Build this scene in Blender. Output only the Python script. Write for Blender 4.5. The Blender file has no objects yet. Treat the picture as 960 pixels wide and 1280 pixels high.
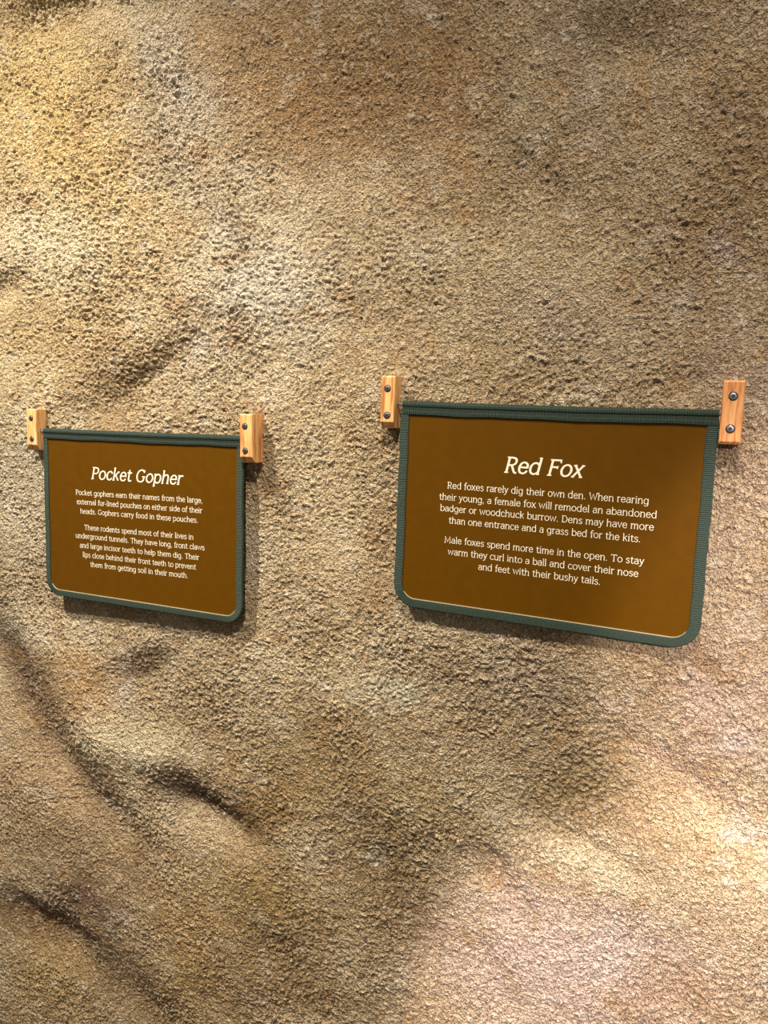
import bpy, bmesh, math, random
import numpy as np
from mathutils import Matrix, Vector

C = bpy.context.scene.collection
sc = bpy.context.scene
Z0 = 1.50                                     # eye level above the floor; the sign plane is y = 0

# ------------------------------------------------------------------ camera
CAM = np.array([[0.90150896, 0.43159938, 0.03167922],
                [-0.08088439, 0.09613031, 0.99207695],
                [-0.42513446, 0.89692862, -0.12157199]])     # right, up, forward
FPX, CY = 958.2, -0.89
cam = bpy.data.cameras.new('camera'); cam.sensor_fit = 'VERTICAL'; cam.sensor_height = 36.0
cam.lens = 36.0 * FPX / 1280; cam.clip_start = 0.02
co = bpy.data.objects.new('camera', cam); C.objects.link(co)
m4 = Matrix.Identity(4)
for i in range(3):
    m4[i][0] = CAM[0][i]; m4[i][1] = CAM[1][i]; m4[i][2] = -CAM[2][i]
m4[0][3], m4[1][3], m4[2][3] = 0, CY, Z0
co.matrix_world = m4
sc.camera = co

# ------------------------------------------------------------------ light
sc.view_settings.view_transform = 'Standard'; sc.view_settings.look = 'None'
sc.view_settings.gamma = 1; sc.view_settings.use_curve_mapping = False
sc.view_settings.exposure = 0.0
w = bpy.data.worlds.new('world'); sc.world = w; w.use_nodes = True
w.node_tree.nodes['Background'].inputs[0].default_value = (1.0, 0.92, 0.80, 1)
w.node_tree.nodes['Background'].inputs[1].default_value = 0.27


def spot(name, loc, target, power, color, angle, blend, radius):
    l = bpy.data.lights.new(name, 'SPOT'); l.energy = power; l.color = color
    l.spot_size = math.radians(angle); l.spot_blend = blend; l.shadow_soft_size = radius
    o = bpy.data.objects.new(name, l); C.objects.link(o); o.location = loc
    o.rotation_euler = (Vector(target) - Vector(loc)).to_track_quat('-Z', 'Y').to_euler()
    return o


spot('track_light_warm', (-1.36, -0.98, Z0 + 1.50), (-0.98, 0.0, Z0 - 0.40), 305, (1.0, 0.93, 0.80), 61, 1.0, 0.018)
spot('fill_light', (0.02, -1.30, Z0 + 1.60), (-0.55, 0.0, Z0 - 1.05), 225, (1.0, 0.93, 0.83), 72, 1.0, 0.030)  # added fill lamp, no known fixture; brightens the upper right and lower wall
spot('track_light_rose', (0.45, -2.6, Z0 + 0.95), (0.00, 0.0, Z0 - 0.80), 500, (1.0, 0.89, 0.92), 13.8, 0.26, 0.03)  # its pool and the right one are shaped to leave a shadow-like gap
spot('track_light_right', (1.00, -2.2, Z0 + 0.55), (0.185, 0.0, Z0 - 0.22), 300, (1.0, 0.90, 0.91), 14.8, 0.38, 0.03)

# ------------------------------------------------------------------ helpers


def link(name, me, mat=None, parent=None):
    o = bpy.data.objects.new(name, me); C.objects.link(o)
    if mat: me.materials.append(mat)
    if parent: o.parent = parent
    return o


def from_bm(name, bm, mat=None, parent=None, smooth=False):
    bmesh.ops.recalc_face_normals(bm, faces=bm.faces)
    me = bpy.data.meshes.new(name); bm.to_mesh(me); bm.free()
    if smooth:
        for p in me.polygons: p.use_smooth = True
    return link(name, me, mat, parent)


def nodes(name):
    m = bpy.data.materials.new(name); m.use_nodes = True
    nt = m.node_tree; b = nt.nodes['Principled BSDF']
    return m, nt, b


def N(nt, t, **k):
    n = nt.nodes.new(t)
    for a, v in k.items():
        if a in n.inputs: n.inputs[a].default_value = v
        else: setattr(n, a, v)
    return n


def ramp(nt, fac, stops):
    r = nt.nodes.new('ShaderNodeValToRGB'); e = r.color_ramp.elements
    e[0].position, e[0].color = stops[0][0], (*stops[0][1], 1)
    e[1].position, e[1].color = stops[-1][0], (*stops[-1][1], 1)
    for p, c in stops[1:-1]:
        x = e.new(p); x.color = (*c, 1)
    nt.links.new(fac, r.inputs[0]); return r


def srgb(r, g, b):
    f = lambda c: ((c / 255 + 0.055) / 1.055) ** 2.4 if c > 10 else c / 255 / 12.92
    return (f(r), f(g), f(b))


# ------------------------------------------------------------------ materials
def mat_wall():
    m, nt, b = nodes('painted_rock_plaster'); L = nt.links.new
    at = N(nt, 'ShaderNodeAttribute', attribute_name='paint')
    tc = N(nt, 'ShaderNodeTexCoord')

    def noise(scale, det, rough=.5, dist=0.0):
        n = N(nt, 'ShaderNodeTexNoise'); n.inputs['Scale'].default_value = scale; n.inputs['Detail'].default_value = det
        n.inputs['Roughness'].default_value = rough; n.inputs['Distortion'].default_value = dist
        L(tc.outputs['Object'], n.inputs['Vector']); return n.outputs['Fac']

    def math_(op, a, v):
        q = N(nt, 'ShaderNodeMath', operation=op); L(a, q.inputs[0])
        if isinstance(v, (int, float)): q.inputs[1].default_value = v
        else: L(v, q.inputs[1])
        return q.outputs[0]

    def billow(scale):
        return math_('ABSOLUTE', math_('SUBTRACT', noise(scale, 1.0, .5, .3), .5), 0)
    ba = billow(190); bb = billow(340)
    h = math_('ADD', ba, math_('MULTIPLY', bb, .7))                      # rounded grains with sharp creases
    fine = noise(700, 3, .6)
    grit = math_('ADD', h, math_('MULTIPLY', fine, .16))
    tone = noise(330, 4, .7)
    r = ramp(nt, tone, [(.32, (.66, .64, .60)), (.5, (.99, .99, .99)), (.68, (1.26, 1.26, 1.25))])
    cav = ramp(nt, h, [(.008, (.16, .13, .10)), (.05, (.76, .74, .70)), (.12, (1.06, 1.06, 1.06))])   # shade between the grains painted into the creases
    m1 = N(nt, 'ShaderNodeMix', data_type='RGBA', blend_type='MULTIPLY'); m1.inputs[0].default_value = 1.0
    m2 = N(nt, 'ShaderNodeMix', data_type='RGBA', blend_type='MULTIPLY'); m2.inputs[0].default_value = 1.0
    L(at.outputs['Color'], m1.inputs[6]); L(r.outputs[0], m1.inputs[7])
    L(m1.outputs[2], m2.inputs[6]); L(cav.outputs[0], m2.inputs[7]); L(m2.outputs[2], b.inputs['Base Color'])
    bp = N(nt, 'ShaderNodeBump'); bp.inputs['Strength'].default_value = 1.0; bp.inputs['Distance'].default_value = .0085
    L(grit, bp.inputs['Height']); L(bp.outputs[0], b.inputs['Normal'])
    b.inputs['Roughness'].default_value = .62
    b.inputs['Specular IOR Level'].default_value = .4
    return m


def mat_wood(name, c0, c1, c2, seed):
    m, nt, b = nodes(name); L = nt.links.new
    tc = N(nt, 'ShaderNodeTexCoord'); mp = N(nt, 'ShaderNodeMapping')
    mp.inputs['Location'].default_value = (seed * 1.7, seed * .9, seed); mp.inputs['Scale'].default_value = (1, 1, .07)
    L(tc.outputs['Object'], mp.inputs[0])
    n1 = N(nt, 'ShaderNodeTexNoise'); n1.inputs['Scale'].default_value = 260; n1.inputs['Detail'].default_value = 3
    n1.inputs['Distortion'].default_value = .4
    L(mp.outputs[0], n1.inputs['Vector'])
    n2 = N(nt, 'ShaderNodeTexNoise'); n2.inputs['Scale'].default_value = 900; n2.inputs['Detail'].default_value = 2
    L(mp.outputs[0], n2.inputs['Vector'])
    a = N(nt, 'ShaderNodeMath', operation='MULTIPLY_ADD'); a.inputs[1].default_value = .35
    L(n2.outputs['Fac'], a.inputs[0]); L(n1.outputs['Fac'], a.inputs[2])
    r = ramp(nt, a.outputs[0], [(.50, c0), (.66, c1), (.84, c2)])
    L(r.outputs[0], b.inputs['Base Color'])
    bp = N(nt, 'ShaderNodeBump'); bp.inputs['Strength'].default_value = .2; bp.inputs['Distance'].default_value = .0004
    L(n2.outputs['Fac'], bp.inputs['Height']); L(bp.outputs[0], b.inputs['Normal'])
    b.inputs['Roughness'].default_value = .45
    return m


def mat_plain(name, col, rough=.5, metal=0.0, noise=None):
    m, nt, b = nodes(name)
    b.inputs['Base Color'].default_value = (*col, 1); b.inputs['Roughness'].default_value = rough
    b.inputs['Metallic'].default_value = metal
    if noise:
        tc = N(nt, 'ShaderNodeTexCoord'); n = N(nt, 'ShaderNodeTexNoise'); n.inputs['Scale'].default_value = noise[0]
        n.inputs['Detail'].default_value = 3
        nt.links.new(tc.outputs['Object'], n.inputs['Vector'])
        r = ramp(nt, n.outputs['Fac'], [(.35, tuple(c * noise[1] for c in col)), (.68, tuple(c * noise[2] for c in col))])
        nt.links.new(r.outputs[0], b.inputs['Base Color'])
        bp = N(nt, 'ShaderNodeBump'); bp.inputs['Strength'].default_value = .3; bp.inputs['Distance'].default_value = noise[3]
        nt.links.new(n.outputs['Fac'], bp.inputs['Height']); nt.links.new(bp.outputs[0], b.inputs['Normal'])
    return m


M_WALL = mat_wall()
M_PANEL = mat_plain('brown_sign_vinyl', srgb(90, 56, 0), .45, 0, (60, .95, 1.05, .00005))
M_PANEL.node_tree.nodes['Principled BSDF'].inputs['Specular IOR Level'].default_value = .12
M_PRINT = mat_plain('cream_print', srgb(240, 229, 204), .5)
M_GREEN = mat_plain('green_webbing', srgb(47, 61, 49), .8, 0, (1300, .55, 1.5, .0003))
M_EDGE = mat_plain('panel_edge_highlight', srgb(170, 160, 128), .5)  # highlight of the lit vinyl edge put into the colour
M_STEEL = mat_plain('bright_steel', (.80, .80, .80), .35, .8)
M_SCREW = mat_plain('zinc_screw_steel', (.20, .19, .21), .5, 1.0, (700, .7, 1.2, .0001))
M_DARK = mat_plain('recess_shade', (.012, .009, .008), .8)  # near-black colour standing in for shade inside screw and rod holes
M_WOOD = [mat_wood('oiled_oak_left', srgb(190, 120, 60), srgb(232, 176, 112), srgb(240, 190, 126), 1),
          mat_wood('oiled_oak_mid', srgb(178, 108, 52), srgb(226, 166, 104), srgb(238, 188, 124), 5),
          mat_wood('oiled_oak_pale', srgb(180, 112, 56), srgb(228, 168, 104), srgb(240, 192, 128), 9),
          mat_wood('oiled_oak_red', srgb(176, 100, 48), srgb(220, 150, 90), srgb(234, 172, 110), 14)]

# ------------------------------------------------------------------ the rock wall


def wp(px, py, y=0.018):
    """point (x, z above eye level) of the wall seen at a measured photograph position"""
    d = np.array([(px - 480) / FPX, -(py - 640) / FPX, 1]) @ CAM
    t = (y - CY) / d[1]
    return np.array([d[0] * t, d[2] * t])


rng = np.random.RandomState(7)
TAB = rng.rand(512, 512, 2)
GA = rng.rand(512, 512) * 2 * np.pi
GX, GZ = np.cos(GA), np.sin(GA)


def perlin(x, z):
    xi = np.floor(x).astype(np.int32); zi = np.floor(z).astype(np.int32); fx = x - xi; fz = z - zi
    u = fx * fx * fx * (fx * (fx * 6 - 15) + 10); v = fz * fz * fz * (fz * (fz * 6 - 15) + 10)

    def g(i, j):
        a = (xi + i) & 511; b = (zi + j) & 511
        return GX[a, b] * (fx - i) + GZ[a, b] * (fz - j)
    a0 = g(0, 0); a0 += u * (g(1, 0) - a0); a1 = g(0, 1); a1 += u * (g(1, 1) - a1)
    return a0 + v * (a1 - a0)


def fbm(x, z, o=4, r=.5):
    s = 0; a = 1
    for i in range(o):
        s = s + a * perlin(x + 17.3 * i, z + 31.7 * i); x = x * 2.03; z = z * 2.03; a *= r
    return s


def worley(x, z):
    xi = np.floor(x).astype(np.int32); zi = np.floor(z).astype(np.int32)
    f1 = np.full(x.shape, 9.); f2 = f1.copy(); idv = np.zeros(x.shape)
    for i in (-1, 0, 1):
        for j in (-1, 0, 1):
            a = (xi + i) & 511; b = (zi + j) & 511
            t = TAB[a, b]
            d = np.hypot(xi + i + t[..., 0] - x, zi + j + t[..., 1] - z)
            n = d < f1
            f2 = np.where(n, f1, np.minimum(f2, d)); idv = np.where(n, TAB[(a + 91) & 511, (b + 53) & 511, 0], idv)
            f1 = np.where(n, d, f1)
    return f1, f2, idv


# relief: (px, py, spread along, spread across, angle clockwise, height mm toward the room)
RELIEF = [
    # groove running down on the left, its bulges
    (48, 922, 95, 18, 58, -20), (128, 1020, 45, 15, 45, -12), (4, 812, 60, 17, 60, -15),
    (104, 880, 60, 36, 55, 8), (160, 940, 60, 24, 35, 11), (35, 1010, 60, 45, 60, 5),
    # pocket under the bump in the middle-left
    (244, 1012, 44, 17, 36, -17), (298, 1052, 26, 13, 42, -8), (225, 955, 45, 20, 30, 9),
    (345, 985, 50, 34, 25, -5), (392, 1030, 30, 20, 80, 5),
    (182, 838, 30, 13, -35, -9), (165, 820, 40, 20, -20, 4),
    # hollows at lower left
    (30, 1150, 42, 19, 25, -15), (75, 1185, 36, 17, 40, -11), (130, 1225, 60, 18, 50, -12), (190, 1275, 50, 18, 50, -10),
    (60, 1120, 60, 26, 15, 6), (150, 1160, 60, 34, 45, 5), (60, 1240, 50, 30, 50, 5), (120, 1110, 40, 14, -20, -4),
    # swelling and dents in the middle bottom
    (250, 1170, 70, 50, 60, 5), (340, 1190, 40, 16, 35, -6), (400, 1130, 60, 30, 20, 4),
    (490, 1110, 60, 22, 60, -10), (420, 1265, 90, 20, 5, -5), (615, 1085, 46, 12, 55, -10), (600, 1040, 70, 26, 15, 5),
    (700, 1150, 120, 60, 10, 6), (870, 990, 90, 16, 35, -5), (890, 930, 60, 40, 35, 3), (910, 1120, 80, 60, 80, 4),
    (740, 1060, 60, 10, 30, -4), (620, 1230, 80, 12, 60, -4), (520, 900, 60, 30, 10, 3),
    # upper left
    (78, -30, 62, 20, -8, 34), (90, 14, 50, 14, -12, -8), (2, 360, 20, 12, -40, -12), (0, 330, 40, 24, -30, 6),
    (185, 462, 50, 13, -35, -11), (150, 505, 60, 16, -15, -6), (160, 420, 80, 26, -35, 5), (240, 440, 30, 20, -30, 4),
    (60, 150, 120, 60, 70, 8), (250, 230, 160, 26, 60, -5), (215, 190, 90, 40, 40, -3), (310, 350, 70, 60, 0, 7), (140, 300, 90, 40, -25, 5),
    (380, 90, 90, 40, 80, -5), (240, 40, 60, 25, 80, 4), (140, 80, 16, 5, -60, -4), (250, 110, 10, 4, -70, -3),
    (660, 210, 80, 14, 40, -4), (700, 120, 80, 50, 60, 4), (760, 50, 80, 20, 10, -5), (900, 120, 120, 30, 80, 3),
    (640, 330, 120, 50, 20, 3), (850, 330, 90, 40, -30, 3), (870, 480, 40, 16, -20, -6), (560, 420, 90, 20, 5, -3),
    # keep the plaster behind the signs' hanging points in place
    (50, 535, 40, 55, 0, 7), (318, 550, 40, 55, 0, 1), (490, 500, 45, 60, 0, 7), (915, 515, 40, 60, 0, 6),
    (200, 770, 150, 40, 8, -4), (330, 700, 40, 80, 0, -3), (560, 780, 90, 40, 10, 3), (820, 790, 80, 60, 0, 7),
]
BASE = srgb(186, 160, 120)
# painted patches: (px, py, spread along, spread across, angle, colour, weight)
PAINT = [
    (90, 200, 120, 80, 60, (206, 172, 104), .75), (40, 90, 80, 60, 0, (204, 170, 100), .6), (30, 440, 90, 60, 0, (205, 172, 112), .5),
    (215, 90, 60, 26, 60, (200, 188, 170), .7), (200, 190, 60, 30, 50, (172, 158, 138), .5),
    (310, 350, 55, 45, 20, (214, 200, 176), .75), (370, 385, 40, 30, 0, (206, 194, 172), .5), (70, 300, 60, 40, 20, (226, 208, 174), .5),
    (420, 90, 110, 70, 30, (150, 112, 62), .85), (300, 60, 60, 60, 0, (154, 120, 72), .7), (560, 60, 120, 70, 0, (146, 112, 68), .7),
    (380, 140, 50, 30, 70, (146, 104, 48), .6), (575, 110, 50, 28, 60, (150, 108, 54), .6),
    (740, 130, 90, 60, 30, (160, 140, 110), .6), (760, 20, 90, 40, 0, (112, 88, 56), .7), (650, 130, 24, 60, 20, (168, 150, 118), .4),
    (520, 330, 70, 40, 0, (188, 166, 126), .6), (640, 360, 120, 30, -10, (172, 146, 108), .4), (700, 200, 80, 50, 0, (140, 112, 72), .5),
    (750, 178, 10, 8, 0, (196, 170, 150), .7), (915, 300, 12, 16, 0, (190, 172, 164), .7), (930, 180, 60, 120, 0, (142, 108, 66), .6),
    (620, 450, 90, 30, 0, (148, 118, 68), .45), (700, 400, 60, 24, 20, (176, 152, 128), .5), (850, 400, 60, 50, 0, (172, 146, 116), .5),
    (940, 470, 40, 60, 0, (176, 150, 130), .5), (245, 440, 12, 20, 20, (200, 186, 172), .5), (170, 450, 50, 20, -30, (140, 110, 70), .4),
    (440, 520, 60, 80, 0, (178, 148, 98), .3), (400, 640, 40, 120, 0, (206, 178, 132), .35),
    (20, 620, 40, 90, 0, (196, 180, 150), .5),
    (40, 890, 70, 14, 58, (92, 62, 32), .95), (80, 915, 60, 22, 55, (134, 92, 40), .95), (112, 985, 50, 12, 50, (110, 80, 48), .85), (10, 815, 50, 16, 60, (104, 76, 48), .9), (60, 792, 40, 16, 10, (220, 204, 172), .7), (108, 862, 60, 18, 60, (186, 140, 74), .8),  # brown wash along the groove, deepened to stand in for its shade
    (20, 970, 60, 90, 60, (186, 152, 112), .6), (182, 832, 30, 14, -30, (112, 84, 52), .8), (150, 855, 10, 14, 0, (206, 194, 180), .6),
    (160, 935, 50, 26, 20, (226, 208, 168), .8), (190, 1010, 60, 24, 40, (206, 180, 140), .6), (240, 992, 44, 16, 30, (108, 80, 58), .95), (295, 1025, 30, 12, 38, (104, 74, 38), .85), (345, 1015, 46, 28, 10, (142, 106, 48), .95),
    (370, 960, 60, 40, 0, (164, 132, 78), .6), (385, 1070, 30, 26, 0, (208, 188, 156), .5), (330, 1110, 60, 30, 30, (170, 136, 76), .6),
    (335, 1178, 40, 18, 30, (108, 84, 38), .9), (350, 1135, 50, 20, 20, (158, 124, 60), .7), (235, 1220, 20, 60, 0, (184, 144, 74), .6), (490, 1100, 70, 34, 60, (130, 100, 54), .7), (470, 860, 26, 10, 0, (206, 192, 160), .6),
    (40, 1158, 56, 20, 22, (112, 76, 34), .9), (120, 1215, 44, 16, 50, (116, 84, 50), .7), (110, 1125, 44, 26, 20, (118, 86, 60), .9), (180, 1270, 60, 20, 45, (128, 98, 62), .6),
    (60, 1230, 50, 30, 40, (186, 152, 92), .6), (240, 1180, 60, 60, 0, (176, 140, 84), .6), (440, 1000, 60, 60, 0, (150, 122, 74), .5),
    (700, 900, 100, 70, 20, (158, 130, 88), .5), (720, 1000, 60, 24, -30, (150, 122, 70), .6), (640, 850, 60, 30, 0, (190, 166, 140), .5),
    (505, 870, 16, 10, 0, (206, 194, 162), .7), (600, 930, 60, 20, 10, (176, 146, 112), .4), (615, 1100, 40, 16, 50, (150, 118, 84), .6),
    (560, 1010, 60, 30, 0, (170, 146, 102), .5), (560, 1260, 60, 20, 0, (190, 156, 108), .4),
    (900, 1080, 130, 60, 70, (212, 178, 132), .5), (830, 980, 60, 30, 30, (210, 176, 130), .45), (750, 1090, 60, 20, 20, (226, 204, 156), .6),
    (700, 1220, 110, 60, 10, (208, 178, 160), .8), (760, 1190, 40, 40, 0, (222, 200, 186), .5), (640, 1160, 50, 30, 0, (206, 180, 160), .5), (850, 1240, 60, 40, 0, (206, 168, 130), .5),
    (900, 880, 60, 60, 0, (214, 180, 156), .6), (915, 925, 10, 8, 0, (226, 208, 200), .5), (915, 1045, 10, 7, 0, (228, 212, 190), .5), (938, 1052, 6, 5, 0, (228, 212, 190), .5),
    (910, 1085, 7, 5, 0, (228, 212, 190), .5), (920, 1112, 6, 5, 0, (228, 212, 190), .5), (870, 900, 50, 10, 80, (220, 186, 164), .4), (860, 960, 60, 8, 30, (190, 150, 124), .6),
    (870, 650, 60, 90, 0, (206, 172, 140), .0), (930, 660, 40, 90, 0, (186, 152, 122), .5), (270, 270, 30, 14, 60, (150, 132, 116), .4),
    (330, 1230, 60, 40, 0, (164, 130, 84), .5), (310, 620, 60, 200, 90, (190, 164, 120), .0),
]


def blob(X, Z, px, py, sa, sb, ang):
    c = wp(px, py); ex = (wp(px + 8, py) - c) / 8; ey = (wp(px, py + 8) - c) / 8
    J = np.linalg.inv(np.array([ex, ey]).T)
    a = J[0, 0] * (X - c[0]) + J[0, 1] * (Z - c[1]); b = J[1, 0] * (X - c[0]) + J[1, 1] * (Z - c[1])
    t = math.radians(ang); p = (a * math.cos(t) + b * math.sin(t)) / sa; q = (-a * math.sin(t) + b * math.cos(t)) / sb
    return np.exp(-.5 * (p * p + q * q))


def axis(lo, hi, s0, s1, mlo, mhi):
    v = [lo]
    while v[-1] < hi: v.append(v[-1] + s0 + (s1 - s0) * (v[-1] - lo) / (hi - lo))
    s = s1; up = []; x = v[-1]
    while x < mhi: s = min(s * 1.03, .03); x += s; up.append(x)
    s = s0; dn = []; x = lo
    while x > mlo: s = min(s * 1.03, .03); x -= s; dn.append(x)
    return np.array(dn[::-1] + v + up)


def build_wall():
    xs = axis(-1.27, .11, .00175, .00120, -2.6, 1.35)
    zs = axis(-1.24, .70, .00165, .00145, -Z0 - .02, 1.65)
    X, Z = np.meshgrid(xs, zs)
    SP = np.maximum(np.gradient(xs)[None, :], np.gradient(zs)[:, None])
    # broad relief, with edges roughened by noise
    wx = .016 * fbm(X * 7, Z * 7, 4); wz = .016 * fbm(X * 7 + 40, Z * 7 + 11, 4)
    H = np.zeros_like(X)
    for r in RELIEF:
        H += blob(X + wx * (r[5] < 0 or r[5] > 5.5), Z + wz, *r[:5]) * r[5] * .001
    near = blob(X, Z, 690, 640, 250, 170, 8) + blob(X, Z, 180, 650, 160, 130, 8)
    H += (.006 * fbm(X * 3.1 + 5, Z * 3.1 + 3, 2) + .0045 * fbm(X * 9 + 1, Z * 9, 3)) * (1 - np.clip(near, 0, .8))
    # lumpy stipple: billowed noise, round lumps with sharp creases, coarser in some places than others
    wx = .010 * fbm(X * 34 + 3, Z * 34, 3); wz = .010 * fbm(X * 34, Z * 34 + 9, 3)
    mod = .55 + .9 * np.clip(fbm(X * 8 + 70, Z * 8, 3) + .35, 0, 1)
    mod += .55 * np.clip(blob(X, Z, 120, 230, 170, 110, 50) + blob(X, Z, 180, 440, 110, 50, -20), 0, 1)
    xa = X + .8 * wx; za = Z + .8 * wz
    f1, f2, idv = worley(xa / .0056, za / .0048)
    lump = np.clip((f2 - f1) * 2.2, 0, 1) ** .6 * (.4 + .6 * idv)
    b1 = np.abs(perlin(xa / .0095 + 3, za / .0080)); b2 = np.abs(perlin(xa / .0052 + 9, za / .0046 + 4)); b3 = np.abs(perlin(xa / .0034 + 5, za / .0032 + 44))
    att = np.clip(.0052 / SP - .3, .0, 1)
    D = mod * 1.3 * (.0010 * lump + .0042 * b1 + .0036 * b2 + .0020 * b3 - .0030)
    D += .0016 * fbm(X * 60, Z * 60, 3, .6)
    # trowel cracks: a few sharp dark lines
    cl = np.abs(fbm(X * 26 + 5, Z * 30 + 8, 4, .62)); D -= .0012 * np.exp(-(cl / .035) ** 2)
    H = H + D * att
    Y = .024 - H
    # the plaster's depth where the blocks are screwed on and behind the signs' lower edges
    for ax_, az_, ty, sg in ((-1.055, -.035, .0105, .05), (-.633, -.035, .0175, .05), (-.418, .02, .0105, .05), (-.020, .018, .0105, .05),
                             (-.90, -.33, .021, .07), (-.70, -.34, .021, .07), (-.37, -.26, .0145, .06), (-.08, -.27, .011, .06), (-.22, -.27, .013, .06)):
        r2 = (X - ax_) ** 2 + (Z - az_) ** 2
        cur = Y[r2 < .025 ** 2].mean()
        Y = Y + (ty - cur) * np.exp(-r2 / (2 * sg ** 2))
    Y = np.where((X > -1.08) & (X < 0.03) & (Z > -.36) & (Z < .08), np.maximum(Y, .0065), Y)
    # paint
    base = np.ones(X.shape + (3,)) * np.array(BASE)
    n = fbm(X * 6 + 9, Z * 6 + 2, 5, .6); n2 = fbm(X * 17 + 3, Z * 17 + 8, 4, .6)
    px_ = .022 * fbm(X * 9 + 77, Z * 9 + 5, 5, .6); pz_ = .022 * fbm(X * 9 + 7, Z * 9 + 55, 5, .6)

    def lay(col, wgt):
        base[:] = base + (np.array(srgb(*col)) - base) * np.clip(wgt, 0, 1)[..., None]
    lay((150, 116, 70), np.clip(n * 1.3 + .1, 0, .55))
    lay((206, 188, 158), np.clip(-n * 1.0 - .08, 0, .3))
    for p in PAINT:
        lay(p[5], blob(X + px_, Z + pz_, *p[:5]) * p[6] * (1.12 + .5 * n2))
    lay((214, 198, 176), np.clip((n2 - .34) * 1.6, 0, .3))
    lay((168, 124, 66), np.clip((-n2 - .30) * 2.0, 0, .45))
    # darker in the creases between the lumps, paler on their tops
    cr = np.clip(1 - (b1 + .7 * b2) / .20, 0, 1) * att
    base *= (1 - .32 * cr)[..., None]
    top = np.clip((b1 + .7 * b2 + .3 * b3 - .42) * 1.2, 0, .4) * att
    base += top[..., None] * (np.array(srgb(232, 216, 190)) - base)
    lum = base @ np.array((.25, .6, .15))
    base = base * .89 + .11 * lum[..., None] * np.array((1.02, 1.0, .93)); base *= 1.06
    ny, nx = X.shape
    co_ = np.stack([X, Y, Z + Z0], -1).reshape(-1, 3).astype(np.float32)
    i = np.arange(ny * nx).reshape(ny, nx)
    q = np.stack([i[:-1, :-1], i[:-1, 1:], i[1:, 1:], i[1:, :-1]], -1).reshape(-1, 4).astype(np.int32)
    me = bpy.data.meshes.new('wall_back')
    me.vertices.add(len(co_)); me.vertices.foreach_set('co', co_.ravel())
    me.loops.add(q.size); me.loops.foreach_set('vertex_index', q.ravel())
    me.polygons.add(len(q)); me.polygons.foreach_set('loop_start', np.arange(0, q.size, 4, dtype=np.int32))
    me.update(calc_edges=True)
    me.polygons.foreach_set('use_smooth', np.ones(len(q), bool))
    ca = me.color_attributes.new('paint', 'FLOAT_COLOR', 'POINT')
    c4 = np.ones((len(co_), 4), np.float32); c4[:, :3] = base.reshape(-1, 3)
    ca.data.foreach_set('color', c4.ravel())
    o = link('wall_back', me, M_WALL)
    o['kind'] = 'structure'
    print('wall', ny, nx, 'tris', 2 * len(q))
    return xs, zs, Y


WXS, WZS, WY = build_wall()


def wall_y(x, z):
    """mean wall surface around a point (z above eye level)"""
    i = np.searchsorted(WXS, x); j = np.searchsorted(WZS, z)
    return float(WY[j - 4:j + 5, i - 4:i + 5].mean())


def build_floor():
    m, nt, b = nodes('grey_brown_carpet')
    tc = N(nt, 'ShaderNodeTexCoord'); n = N(nt, 'ShaderNodeTexNoise'); n.inputs['Scale'].default_value = 120
    nt.links.new(tc.outputs['Object'], n.inputs['Vector'])
    r = ramp(nt, n.outputs['Fac'], [(.35, (.08, .065, .05)), (.65, (.16, .13, .10))])
    nt.links.new(r.outputs[0], b.inputs['Base Color']); b.inputs['Roughness'].default_value = .95
    bm = bmesh.new(); bmesh.ops.create_cube(bm, size=1)
    bmesh.ops.scale(bm, vec=(3.95, 3.4, .05), verts=bm.verts); bmesh.ops.translate(bm, vec=(-.625, -1.66, -.025), verts=bm.verts)
    o = from_bm('floor', bm, m); o['kind'] = 'structure'


build_floor()

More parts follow.
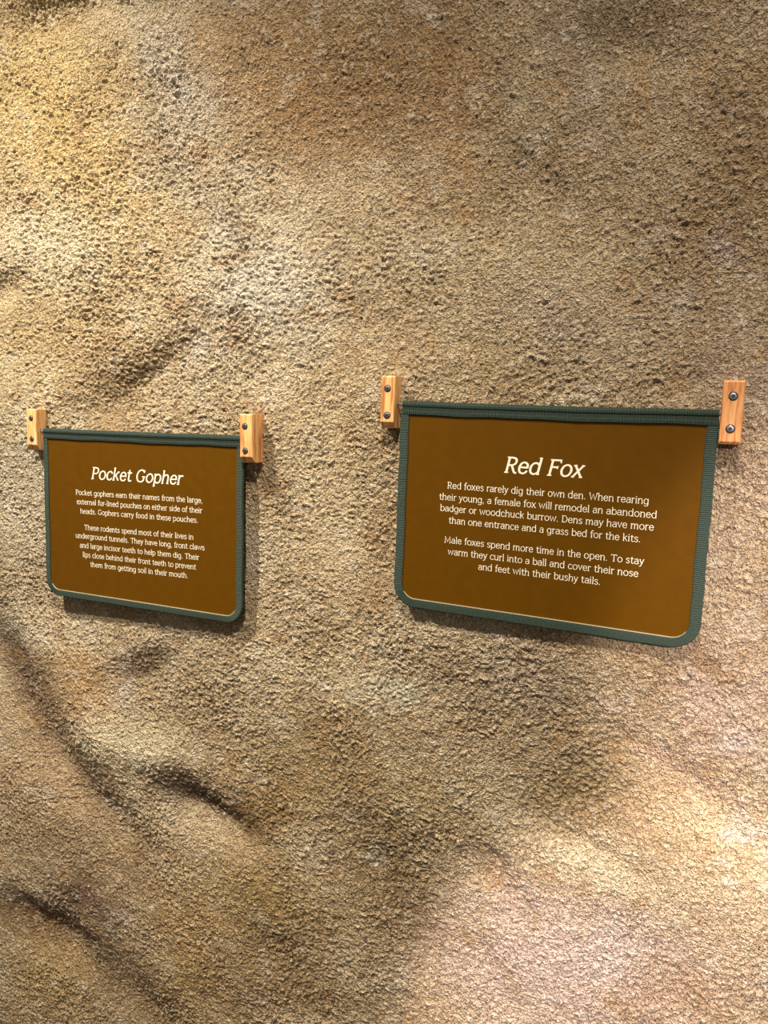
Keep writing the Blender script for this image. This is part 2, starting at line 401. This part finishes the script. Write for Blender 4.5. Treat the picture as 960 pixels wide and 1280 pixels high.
# ------------------------------------------------------------------ lettering: a hand-drawn stroke alphabet (units: 1/100 em)
# stroke kinds: l straight, s smooth, c smooth closed, f thin serif, d dot
BOWL_R = ('s', [(9, 38), (17, 47), (29, 50), (41, 42), (45, 25), (41, 8), (29, 0), (17, 3), (9, 12)])
BOWL_L = ('s', [(42, 38), (34, 47), (22, 50), (10, 42), (6, 25), (10, 8), (22, 0), (34, 3), (42, 12)])
ARCH = lambda x, w: ('s', [(x, 33), (x + w * .25, 45), (x + w * .6, 50), (x + w * .93, 44), (x + w, 30), (x + w, 14), (x + w, 0)])
GL = {
    'a': (47, [('s', [(8, 41), (16, 48), (26, 50), (35, 46), (38, 36), (38, 22), (38, 8), (42, 1)]), ('s', [(38, 29), (26, 29), (11, 25), (6, 13), (12, 2), (22, 0), (32, 4), (38, 13)])]),
    'b': (50, [('l', [(9, 73), (9, 0)]), BOWL_R, ('f', [(2, 73), (9, 73)])]),
    'c': (44, [('s', [(40, 40), (33, 48), (24, 50), (12, 44), (6, 25), (12, 6), (24, 0), (34, 3), (40, 10)])]),
    'd': (52, [('l', [(42, 73), (42, 0)]), BOWL_L, ('f', [(35, 73), (42, 73)]), ('f', [(42, 0), (48, 0)])]),
    'e': (47, [('l', [(6, 27), (41, 27)]), ('s', [(41, 27), (38, 42), (25, 50), (12, 44), (6, 25), (12, 6), (25, 0), (35, 3), (41, 11)])]),
    'f': (29, [('s', [(31, 71), (24, 74), (17, 70), (14, 58), (14, 30), (14, 0)]), ('l', [(4, 49), (28, 49)]), ('f', [(7, 0), (22, 0)])]),
    'g': (51, [BOWL_L, ('s', [(42, 50), (42, 20), (42, -6), (36, -18), (23, -21), (9, -16)])]),
    'h': (51, [('l', [(9, 73), (9, 0)]), ARCH(9, 32), ('f', [(2, 73), (9, 73)]), ('f', [(3, 0), (15, 0)]), ('f', [(35, 0), (47, 0)])]),
    'i': (21, [('l', [(10, 50), (10, 0)]), ('d', [(10, 67)]), ('f', [(3, 50), (10, 50)]), ('f', [(4, 0), (16, 0)])]),
    'k': (46, [('l', [(9, 73), (9, 0)]), ('l', [(36, 50), (10, 22)]), ('l', [(19, 31), (40, 0)]), ('f', [(2, 73), (9, 73)]), ('f', [(3, 0), (15, 0)]), ('f', [(30, 50), (42, 50)])]),
    'l': (20, [('l', [(10, 73), (10, 0)]), ('f', [(3, 73), (10, 73)]), ('f', [(4, 0), (16, 0)])]),
    'm': (75, [('l', [(9, 50), (9, 0)]), ARCH(9, 28), ARCH(37, 28), ('f', [(2, 50), (9, 50)]), ('f', [(3, 0), (15, 0)]), ('f', [(59, 0), (71, 0)])]),
    'n': (51, [('l', [(9, 50), (9, 0)]), ARCH(9, 32), ('f', [(2, 50), (9, 50)]), ('f', [(3, 0), (15, 0)]), ('f', [(35, 0), (47, 0)])]),
    'o': (51, [('c', [(6, 25), (12, 43), (26, 50), (40, 43), (46, 25), (40, 7), (26, 0), (12, 7)])]),
    'p': (51, [('l', [(9, 50), (9, -20)]), BOWL_R, ('f', [(2, 50), (9, 50)]), ('f', [(3, -20), (15, -20)])]),
    'r': (33, [('l', [(9, 50), (9, 0)]), ('s', [(9, 33), (15, 45), (23, 50), (31, 48)]), ('f', [(2, 50), (9, 50)]), ('f', [(3, 0), (16, 0)])]),
    's': (40, [('s', [(34, 42), (27, 49), (18, 50), (9, 45), (8, 35), (18, 28), (30, 22), (34, 12), (27, 1), (17, 0), (5, 7)])]),
    't': (33, [('s', [(14, 64), (14, 40), (14, 12), (18, 2), (25, 0), (32, 4)]), ('l', [(4, 49), (29, 49)])]),
    'u': (51, [('s', [(9, 50), (9, 32), (10, 10), (20, 0), (32, 4), (41, 15)]), ('l', [(41, 50), (41, 0)]), ('f', [(2, 50), (9, 50)]), ('f', [(34, 50), (41, 50)]), ('f', [(41, 0), (47, 0)])]),
    'v': (43, [('l', [(5, 50), (22, 1), (38, 50)]), ('f', [(0, 50), (11, 50)]), ('f', [(33, 50), (44, 50)])]),
    'w': (66, [('l', [(5, 50), (19, 1), (33, 46), (47, 1), (61, 50)]), ('f', [(0, 50), (11, 50)]), ('f', [(56, 50), (67, 50)])]),
    'x': (44, [('l', [(6, 50), (38, 0)]), ('l', [(37, 50), (5, 0)]), ('f', [(0, 50), (12, 50)]), ('f', [(32, 50), (43, 50)]), ('f', [(0, 0), (11, 0)]), ('f', [(32, 0), (44, 0)])]),
    'y': (43, [('l', [(5, 50), (22, 3)]), ('s', [(38, 50), (22, 3), (15, -14), (9, -20), (2, -19)]), ('f', [(0, 50), (11, 50)]), ('f', [(33, 50), (44, 50)])]),
    '.': (22, [('d', [(10, 3)])]),
    ',': (22, [('d', [(10, 3)]), ('f', [(12, 3), (7, -12)])]),
    '-': (29, [('l', [(5, 24), (24, 24)])]),
    'P': (51, [('l', [(12, 69), (12, 0)]), ('s', [(12, 68), (28, 68), (41, 63), (46, 51), (41, 38), (30, 33), (20, 33)]), ('f', [(3, 69), (12, 69)]), ('f', [(4, 0), (20, 0)])]),
    'R': (56, [('l', [(12, 69), (12, 0)]), ('s', [(12, 68), (28, 68), (41, 63), (45, 51), (41, 40), (30, 34), (18, 34)]), ('s', [(28, 34), (38, 16), (46, 2), (54, 0)]), ('f', [(3, 69), (12, 69)]), ('f', [(4, 0), (20, 0)])]),
    'F': (50, [('l', [(12, 69), (12, 0)]), ('l', [(12, 68), (47, 68)]), ('l', [(12, 37), (38, 37)]), ('f', [(3, 69), (12, 69)]), ('f', [(4, 0), (20, 0)]), ('f', [(46, 68), (48, 57)]), ('f', [(38, 42), (38, 31)])]),
    'D': (60, [('l', [(12, 69), (12, 0)]), ('s', [(12, 68), (28, 68), (44, 61), (54, 35), (44, 9), (28, 2), (12, 2)]), ('f', [(3, 69), (12, 69)]), ('f', [(4, 0), (12, 0)])]),
    'G': (64, [('s', [(52, 57), (44, 67), (32, 70), (15, 61), (7, 35), (15, 8), (32, 0), (45, 3), (53, 11)]), ('l', [(53, 12), (53, 31)]), ('f', [(42, 31), (60, 31)]), ('f', [(53, 70), (53, 56)])]),
    'T': (57, [('l', [(4, 68), (54, 68)]), ('l', [(29, 68), (29, 0)]), ('f', [(4, 69), (3, 57)]), ('f', [(54, 69), (55, 57)]), ('f', [(21, 0), (37, 0)])]),
    'M': (78, [('l', [(11, 0), (16, 68), (39, 12), (62, 68), (67, 0)]), ('f', [(3, 0), (19, 0)]), ('f', [(59, 0), (75, 0)]), ('f', [(8, 69), (16, 69)]), ('f', [(62, 69), (70, 69)])]),
    'W': (82, [('l', [(6, 69), (23, 1), (41, 60), (59, 1), (76, 69)]), ('f', [(0, 69), (13, 69)]), ('f', [(70, 69), (83, 69)])]),
}


def smooth_pts(p, closed, n=5):
    q = [Vector(a) for a in p]; k = len(q); out = []
    for i in range(k if closed else k - 1):
        if closed: p0, p1, p2, p3 = q[i - 1], q[i], q[(i + 1) % k], q[(i + 2) % k]
        else: p0, p1, p2, p3 = q[max(i - 1, 0)], q[i], q[i + 1], q[min(i + 2, k - 1)]
        for t in np.arange(n) / n:
            out.append(.5 * ((2 * p1) + (p2 - p0) * t + (2 * p0 - 5 * p1 + 4 * p2 - p3) * t * t + (3 * p1 - p0 - 3 * p2 + p3) * t ** 3))
    if not closed: out.append(q[-1])
    return out


def text_width(s, sp): return sum(GL[c][0] if c != ' ' else 25 for c in s) + sp * len(s)


def draw_line(V, F, s, u0, length, v0, em, stroke, slant, tilt):
    """one printed line; u right, v down, in metres on the panel; s fitted to its measured length"""
    sp = 1.5
    hx = length / text_width(s, sp); hy = em / 100
    pen = 0.0; layer = 0

    def put(x, y, lay): 
        uu = u0 + (pen + x + y * slant) * hx; vv = v0 - y * hy + (uu - u0) * tilt
        V.append((uu, -0.00008 - .000008 * (lay % 7), -vv)); return len(V) - 1
    for c in s:
        if c == ' ': pen += 25 + sp; continue
        adv, st = GL[c]
        for kind, pts in st:
            layer += 1
            if kind == 'd':
                r = stroke * .66; ids = [put(pts[0][0] + r * math.cos(a), pts[0][1] + r * math.sin(a) * 1.0, layer) for a in np.arange(10) * math.pi / 5]
                F.append(ids[::-1]); continue
            closed = kind == 'c'
            P = smooth_pts(pts, closed) if kind in 'sc' else [Vector(p) for p in pts]
            hw = stroke / 2 * (.62 if kind == 'f' else 1)
            if not closed:
                d = (P[0] - P[1]).normalized(); P[0] = P[0] + d * hw * (.5 if kind != 'f' else .3)
                d = (P[-1] - P[-2]).normalized(); P[-1] = P[-1] + d * hw * (.5 if kind != 'f' else .3)
            k = len(P); row = []
            for i in range(k):
                a = P[i - 1] if (i or closed) else P[i]; b = P[(i + 1) % k] if (i < k - 1 or closed) else P[i]
                t1 = (P[i] - a); t2 = (b - P[i])
                if t1.length < 1e-6: t1 = t2
                if t2.length < 1e-6: t2 = t1
                t1 = t1.normalized(); t2 = t2.normalized(); t = (t1 + t2)
                t = t.normalized() if t.length > .2 else t1
                nrm = Vector((-t.y, t.x)); sc_ = min(1 / max(abs(t.dot(t1)), .35), 1.9)
                ww = hw * (1 if kind == 'f' else (1 - .20 * abs(t.x)))      # horizontals a little thinner
                o = nrm * ww * sc_
                row.append((put(P[i].x + o.x, P[i].y + o.y, layer), put(P[i].x - o.x, P[i].y - o.y, layer)))
            rr = list(zip(row, row[1:] + ([row[0]] if closed else [])))
            for (a0, a1), (b0, b1) in (rr if closed else rr[:k - 1]): F.append((a0, a1, b1, b0))
        pen += adv + sp


def lettering(name, lines, parent, label=None):
    V, F = [], []
    for args in lines: draw_line(V, F, *args)
    me = bpy.data.meshes.new(name); me.from_pydata(V, [], F)
    o = link(name, me, M_PRINT, parent)
    if label: o['label'] = label
    return o


# ------------------------------------------------------------------ signs
def border_path(w, h, inset, r, top, n=14):
    """down the left side, round the two lower corners, up the right side; points with outward normals, evenly usable"""
    P = []
    x0, x1, zb = inset, w - inset, -h + inset; rr = r - inset
    P.append(((x0, top), (-1, 0))); P.append(((x0, zb + rr), (-1, 0)))
    for i in range(1, n): a = math.pi + i * math.pi / 2 / n; P.append(((x0 + rr + rr * math.cos(a), zb + rr + rr * math.sin(a)), (math.cos(a), math.sin(a))))
    P.append(((x0 + rr, zb), (0, -1))); P.append(((x1 - rr, zb), (0, -1)))
    for i in range(1, n): a = 1.5 * math.pi + i * math.pi / 2 / n; P.append(((x1 - rr + rr * math.cos(a), zb + rr + rr * math.sin(a)), (math.cos(a), math.sin(a))))
    P.append(((x1, zb + rr), (1, 0))); P.append(((x1, top), (1, 0)))
    return P


def resample(P, step):
    out = []
    for (a, na), (b, nb) in zip(P, P[1:]):
        a, b, na, nb = Vector(a), Vector(b), Vector(na), Vector(nb); k = max(1, round((b - a).length / step))
        for i in range(k): out.append((a.lerp(b, i / k), na.lerp(nb, i / k).normalized()))
    out.append((Vector(P[-1][0]), Vector(P[-1][1])))
    return out


def make_sign(name, label, M, w, h, r, bw, hem, hem_w, title, body, reach_l, reach_r, sag):
    t = bpy.data.objects.new(name, None); C.objects.link(t); t.empty_display_size = .05
    t.matrix_world = M; t['label'] = label; t['category'] = 'sign'
    # panel: thin board, lower corners rounded; local x right, z up, -y to the room
    ins = .004
    out = [p for p, n in border_path(w, h, ins, r, -hem * .4)]
    bm = bmesh.new()
    fr = [bm.verts.new((x, 0, z)) for x, z in out]; bk = [bm.verts.new((x, .0022, z)) for x, z in out]
    bm.faces.new(fr); bm.faces.new(bk)
    for i in range(len(fr)): bm.faces.new((fr[i - 1], fr[i], bk[i], bk[i - 1]))
    from_bm('panel', bm, M_PANEL, t)
    # woven edge binding folded round the panel, its ribs as real ridges
    sam = resample(border_path(w, h, bw * .5, r, -hem + .002), .0006)
    prof = [(-.5, -.0004), (-.47, -.0014), (-.25, -.0017), (.1, -.0017), (.38, -.0016), (.5, -.0006), (.5, .0026), (.40, .0036), (-.47, .0036), (-.5, .0026)]
    bm = bmesh.new(); rows = []; s = 0; last = sam[0][0]; rg = random.Random(3)
    wav = [rg.uniform(0, 6) for _ in range(4)]
    for p, nn in sam:
        s += (p - last).length; last = p
        rib = .00036 * math.sin(s / .0022 * 2 * math.pi); wob = .0003 * math.sin(s * 60 + wav[0]) + .0002 * math.sin(s * 143 + wav[1])
        row = []
        for k, (c, d) in enumerate(prof):
            q = p + nn * (c * bw + (wob if abs(c) > .45 else wob * .5))
            row.append(bm.verts.new((q.x, d + (-rib if 0 < k < 5 else (0 if k in (0, 5) else .5 * rib)), q.y)))
        rows.append(row)
    for a, b in zip(rows, rows[1:]):
        for k in range(len(prof)): bm.faces.new((a[k - 1], a[k], b[k], b[k - 1]))
    bm.faces.new(rows[0]); bm.faces.new(rows[-1])
    from_bm('edge_binding', bm, M_GREEN, t)
    # pale strip painting the highlight on the lit lower edge of the panel
    bm = bmesh.new()
    e = [q for q in resample(border_path(w, h, bw - .0003, r, -hem), .004) if q[0].y < -h + bw + r * .30]
    rows = []
    for i, (p, nn) in enumerate(e):
        f = math.sin(math.pi * i / (len(e) - 1)) ** .5
        g = .0006 + .0003 * f
        rows.append([bm.verts.new((p.x - nn.x * g, -.0002, p.y - nn.y * g)), bm.verts.new((p.x - nn.x * g, -.0013 - .0006 * f, p.y - nn.y * g)),
                     bm.verts.new((p.x - nn.x * (g - .0009), -.0013 - .0006 * f, p.y - nn.y * (g - .0009))), bm.verts.new((p.x + nn.x * .0003, -.0002, p.y + nn.y * .0003))])
    for a, b in zip(rows, rows[1:]):
        for k in range(4): bm.faces.new((a[k - 1], a[k], b[k], b[k - 1]))
    bm.faces.new(rows[0]); bm.faces.new(rows[-1])
    o = from_bm('edge_highlight', bm, M_EDGE, t); o['label'] = 'painted highlight on the panel edge along the bottom binding'
    # top hem: sleeve round the rod above, flat stitched flange below
    bm = bmesh.new(); rows = []; n = int(w / .0006); rr_ = .0040; zc = -.0048
    loop = [(-.0006, -hem), (-.0024, -hem + .0004), (-.0026, -hem + .003), (-.0022, -hem + .0052), (-.0024, zc - .0042)]
    for a in np.linspace(-50, 200, 9):
        loop.append((.001 - .0050 * math.cos(math.radians(a)), zc + rr_ * 1.15 * math.sin(math.radians(a))))
    loop += [(.0052, -hem + .004), (.0040, -hem)]
    for i in range(n + 1):
        x = .0026 + i / n * (w - .0034); s = x
        rib = .00070 * math.sin(s / .0028 * 2 * math.pi); wv = .0004 * math.sin(s * 38 + wav[2]) + .00025 * math.sin(s * 91 + wav[3])
        dz = -sag * 4 * (x / w) * (1 - x / w)
        row = []
        for k, (y, z) in enumerate(loop):
            r2 = rib if k not in (0,) else 0
            row.append(bm.verts.new((x, y - r2 * (1 if y < .001 else -.6), z + dz + (wv if k < 5 else .3 * wv) + (rib * .5 if 7 < k < 13 else 0))))
        rows.append(row)
    for a, b in zip(rows, rows[1:]):
        for k in range(len(loop)): bm.faces.new((a[k - 1], a[k], b[k], b[k - 1]))
    bm.faces.new(rows[0]); bm.faces.new(rows[-1])
    hm = from_bm('top_hem', bm, M_GREEN, t)
    # stitching along the hem: short thread bars
    bm = bmesh.new(); x = .004
    while x < w - .006:
        dz = -sag * 4 * (x / w) * (1 - x / w)
        mt = Matrix.Translation((x + .0013, -.0031, -hem + .0036 + dz)) @ Matrix.Rotation(.15, 4, 'Y') @ Matrix.Diagonal((.0018, .0003, .0004, 1))
        bmesh.ops.create_cube(bm, size=1, matrix=mt); x += .0034
    st = from_bm('stitching', bm, M_GREEN, hm); st['kind'] = 'stuff'
    # rod through the hem
    bm = bmesh.new()
    L_ = w + reach_l + reach_r
    bmesh.ops.create_cone(bm, cap_ends=True, segments=20, radius1=.0021, radius2=.0021, depth=L_,
                          matrix=Matrix.Translation((w / 2 + (reach_r - reach_l) / 2, .001, zc)) @ Matrix.Rotation(math.pi / 2, 4, 'Y'))
    ro = from_bm('hanging_rod', bm, M_STEEL, t, True); ro['label'] = 'thin bright steel rod'
    lettering('title_lettering', [title], t, 'large cream italic title')
    lettering('text_lettering', body, t, 'small cream paragraphs')
    return t


def sign_matrix(x, y, z, lean, twist, roll):
    ax = Vector((math.cos(twist) * math.cos(roll), math.sin(twist), -math.sin(roll))).normalized()
    dn = Vector((-math.sin(roll), math.sin(lean), -math.cos(lean) * math.cos(roll))).normalized()
    up = -dn; up = (up - ax * up.dot(ax)).normalized(); fy = up.cross(ax)
    M = Matrix.Identity(4)
    for i in range(3): M[i][0] = ax[i]; M[i][1] = fy[i]; M[i][2] = up[i]
    M[0][3], M[1][3], M[2][3] = x, y, z + Z0
    return M


def lines(data, em, stroke, tilt):
    return [(s, u0 / 1000, (u1 - u0) / 1000, v / 1000, em, stroke, 0.0, tilt) for s, u0, u1, v in data]


RF_BODY = lines([
    ('Red foxes rarely dig their own den. When rearing', 66.9, 306.1, 106.4),
    ('their young, a female fox will remodel an abandoned', 56.9, 315.7, 121.2),
    ('badger or woodchuck burrow. Dens may have more', 58.9, 313.6, 135.2),
    ('than one entrance and a grass bed for the kits.', 71.0, 300.8, 149.8),
    ('Male foxes spend more time in the open. To stay', 66.2, 306.0, 174.6),
    ('warm they curl into a ball and cover their nose', 71.7, 301.1, 189.2),
    ('and feet with their bushy tails.', 112.5, 260.5, 203.5)], .0112, 7.2, 0.0)
PG_BODY = lines([
    ('Pocket gophers earn their names from the large,', 68.0, 319, 104.4),
    ('external fur-lined pouches on either side of their', 70.0, 318.0, 119.2),
    ('heads. Gophers carry food in these pouches.', 77.2, 310.5, 133.9),
    ('These rodents spend most of their lives in', 85.1, 302.2, 159.6),
    ('underground tunnels. They have long, front claws', 66.1, 322.5, 174.2),
    ('and large incisor teeth to help them dig. Their', 74.7, 312.6, 189.4),
    ('lips close behind their front teeth to prevent', 80.8, 306.7, 204.2),
    ('them from getting soil in their mouth.', 96.6, 292.2, 218.6)], .0112, 7.6, -.013)

make_sign('hanging_sign', 'smaller brown hanging sign titled Pocket Gopher with green fabric edging', sign_matrix(-1.0381, 0, -.0332, -.0032, .0165, -.00655),
          .3896, .2745, .029, .0103, .0165, .3896,
          ('Pocket Gopher', .1010, .180, .0770, .0258, 9.6, .20, -.006), PG_BODY, .012, .013, .0007)
make_sign('hanging_sign', 'larger brown hanging sign titled Red Fox with green fabric edging', sign_matrix(-.4024, 0, .0230, .0017, -.0039, .00655),
          .3699, .2640, .030, .0118, .0170, .3699,
          ('Red Fox', .1378, .0935, .0817, .0262, 9.8, .20, 0.0), RF_BODY, .016, .012, .0012)


# ------------------------------------------------------------------ wooden mounting blocks
def make_block(label, mat, x0, x1, zt, zb, front, tilt, chamfer, screws, screw_mat_bright, rod_z=None, rod_side=1, side_ch=.0012):
    cx = (x0 + x1) / 2; wd = x1 - x0; ht = zt - zb
    back = max(wall_y(cx, zt - .01), wall_y(cx, zb + .01), wall_y(cx, (zt + zb) / 2)) + .0015
    t = bpy.data.objects.new('mounting_block', None); C.objects.link(t); t.empty_display_size = .03
    t.location = (cx, back, Z0 + zb); t['label'] = label; t['category'] = 'wooden block'; t['group'] = 'wooden blocks holding the signs'
    t.rotation_euler = (0, tilt, 0)
    dp = back - front; hw = wd / 2; c = side_ch; tc_ = .0016
    # rings from the back to the front, the lower front edge chamfered deeply
    def ring(y, l, r_, b, tp): return [(l, y, b), (r_, y, b), (r_, y, tp), (l, y, tp)]
    cd = min(chamfer * .8, dp * .5)
    bm = bmesh.new()
    R_ = [ring(0, -hw, hw, 0, ht), ring(-dp + cd, -hw, hw, 0, ht), ring(-dp + c, -hw, hw, chamfer * (1 - c / cd), ht), ring(-dp, -hw + c, hw - c, chamfer, ht - tc_)]
    vs = [[bm.verts.new(p) for p in r_] for r_ in R_]
    for a, b in zip(vs, vs[1:]):
        for k in range(4): bm.faces.new((a[k - 1], a[k], b[k], b[k - 1]))
    bm.faces.new(vs[0]); bm.faces.new(vs[-1])
    bmesh.ops.recalc_face_normals(bm, faces=bm.faces)
    bmesh.ops.bevel(bm, geom=[e for e in bm.edges], offset=.0006, segments=2, profile=.5, affect='EDGES')
    from_bm('block_body', bm, mat, t)
    for sx, sz in screws:
        # domed head; flat dark ring and cross painted for the shade in the recesses
        bm = bmesh.new()
        prof = [(.0047, -.0001), (.0046, -.0003), (.0040, -.0003), (.0036, -.0002)]
        rows = [[bm.verts.new((sx + r_ * math.cos(a), -dp + y, sz + r_ * math.sin(a))) for r_, y in prof] for a in np.arange(24) * math.pi / 12]
        for i in range(24):
            for k in range(3): bm.faces.new((rows[i - 1][k], rows[i - 1][k + 1], rows[i][k + 1], rows[i][k]))
        cbv = from_bm('countersink_shade', bm, M_DARK, t)
        bm = bmesh.new(); prof = [(.0038, -.0001), (.0037, -.0004), (.0030, -.0007), (.0015, -.0008)]
        rows = [[bm.verts.new((sx + r_ * math.cos(a), -dp + y, sz + r_ * math.sin(a))) for r_, y in prof] for a in np.arange(24) * math.pi / 12]
        for i in range(24):
            for k in range(3): bm.faces.new((rows[i - 1][k], rows[i - 1][k + 1], rows[i][k + 1], rows[i][k]))
        bm.faces.new([r_[-1] for r_ in rows])
        s_ = from_bm('screw', bm, M_SCREW_B if screw_mat_bright else M_SCREW, t, True)
        bm = bmesh.new(); an = random.Random(int(sx * 1e5 + sz * 1e5)).uniform(0, 1.5)
        for k in (0, 1):
            mt = Matrix.Translation((sx, -dp - .00075, sz)) @ Matrix.Rotation(an + k * math.pi / 2, 4, 'Y') @ Matrix.Diagonal((.0040, .0003, .0010, 1))
            bmesh.ops.create_cube(bm, size=1, matrix=mt)
        from_bm('drive_recess_shade', bm, M_DARK, s_)
    if rod_z is not None:
        bm = bmesh.new()
        bmesh.ops.create_circle(bm, cap_ends=True, segments=18, radius=.0024,
                                matrix=Matrix.Translation((rod_side * (hw + .0002), .001 - back, rod_z - zb)) @ Matrix.Rotation(math.pi / 2, 4, 'Y'))
        from_bm('rod_hole_shade', bm, M_DARK, t)  # flat disc painted dark for the shade in the rod opening
    return t


M_SCREW_B = mat_plain('shiny_screw_steel', (.42, .43, .50), .38, 1.0, (700, .7, 1.2, .0002))
make_block('wooden block with two screws at the left end of the Pocket Gopher sign', M_WOOD[0],
           -1.0670, -1.0445, -.0035, -.0695, -.008, 0.0, .0085, [(-.0005, .0510), (.0003, .0175)], False, -.0375, 1)
make_block('wooden block with two screws at the right end of the Pocket Gopher sign', M_WOOD[1],
           -.6440, -.6228, -.0003, -.0680, -.008, -.018, .0085, [(-.0015, .0505), (-.0010, .0165)], False, -.038, -1)
make_block('wooden block with two screws at the left end of the Red Fox sign', M_WOOD[2],
           -.4275, -.4085, .0530, -.0125, -.008, .004, .0080, [(-.0008, .0495), (-.0004, .0160)], False, .0185, 1)
make_block('wooden block with two screws at the right end of the Red Fox sign', M_WOOD[3],
           -.0318, -.0105, .0505, -.0160, -.008, .0, .0030, [(.0000, .0500), (-.0002, .0162)], True, .016, -1)
print('done')
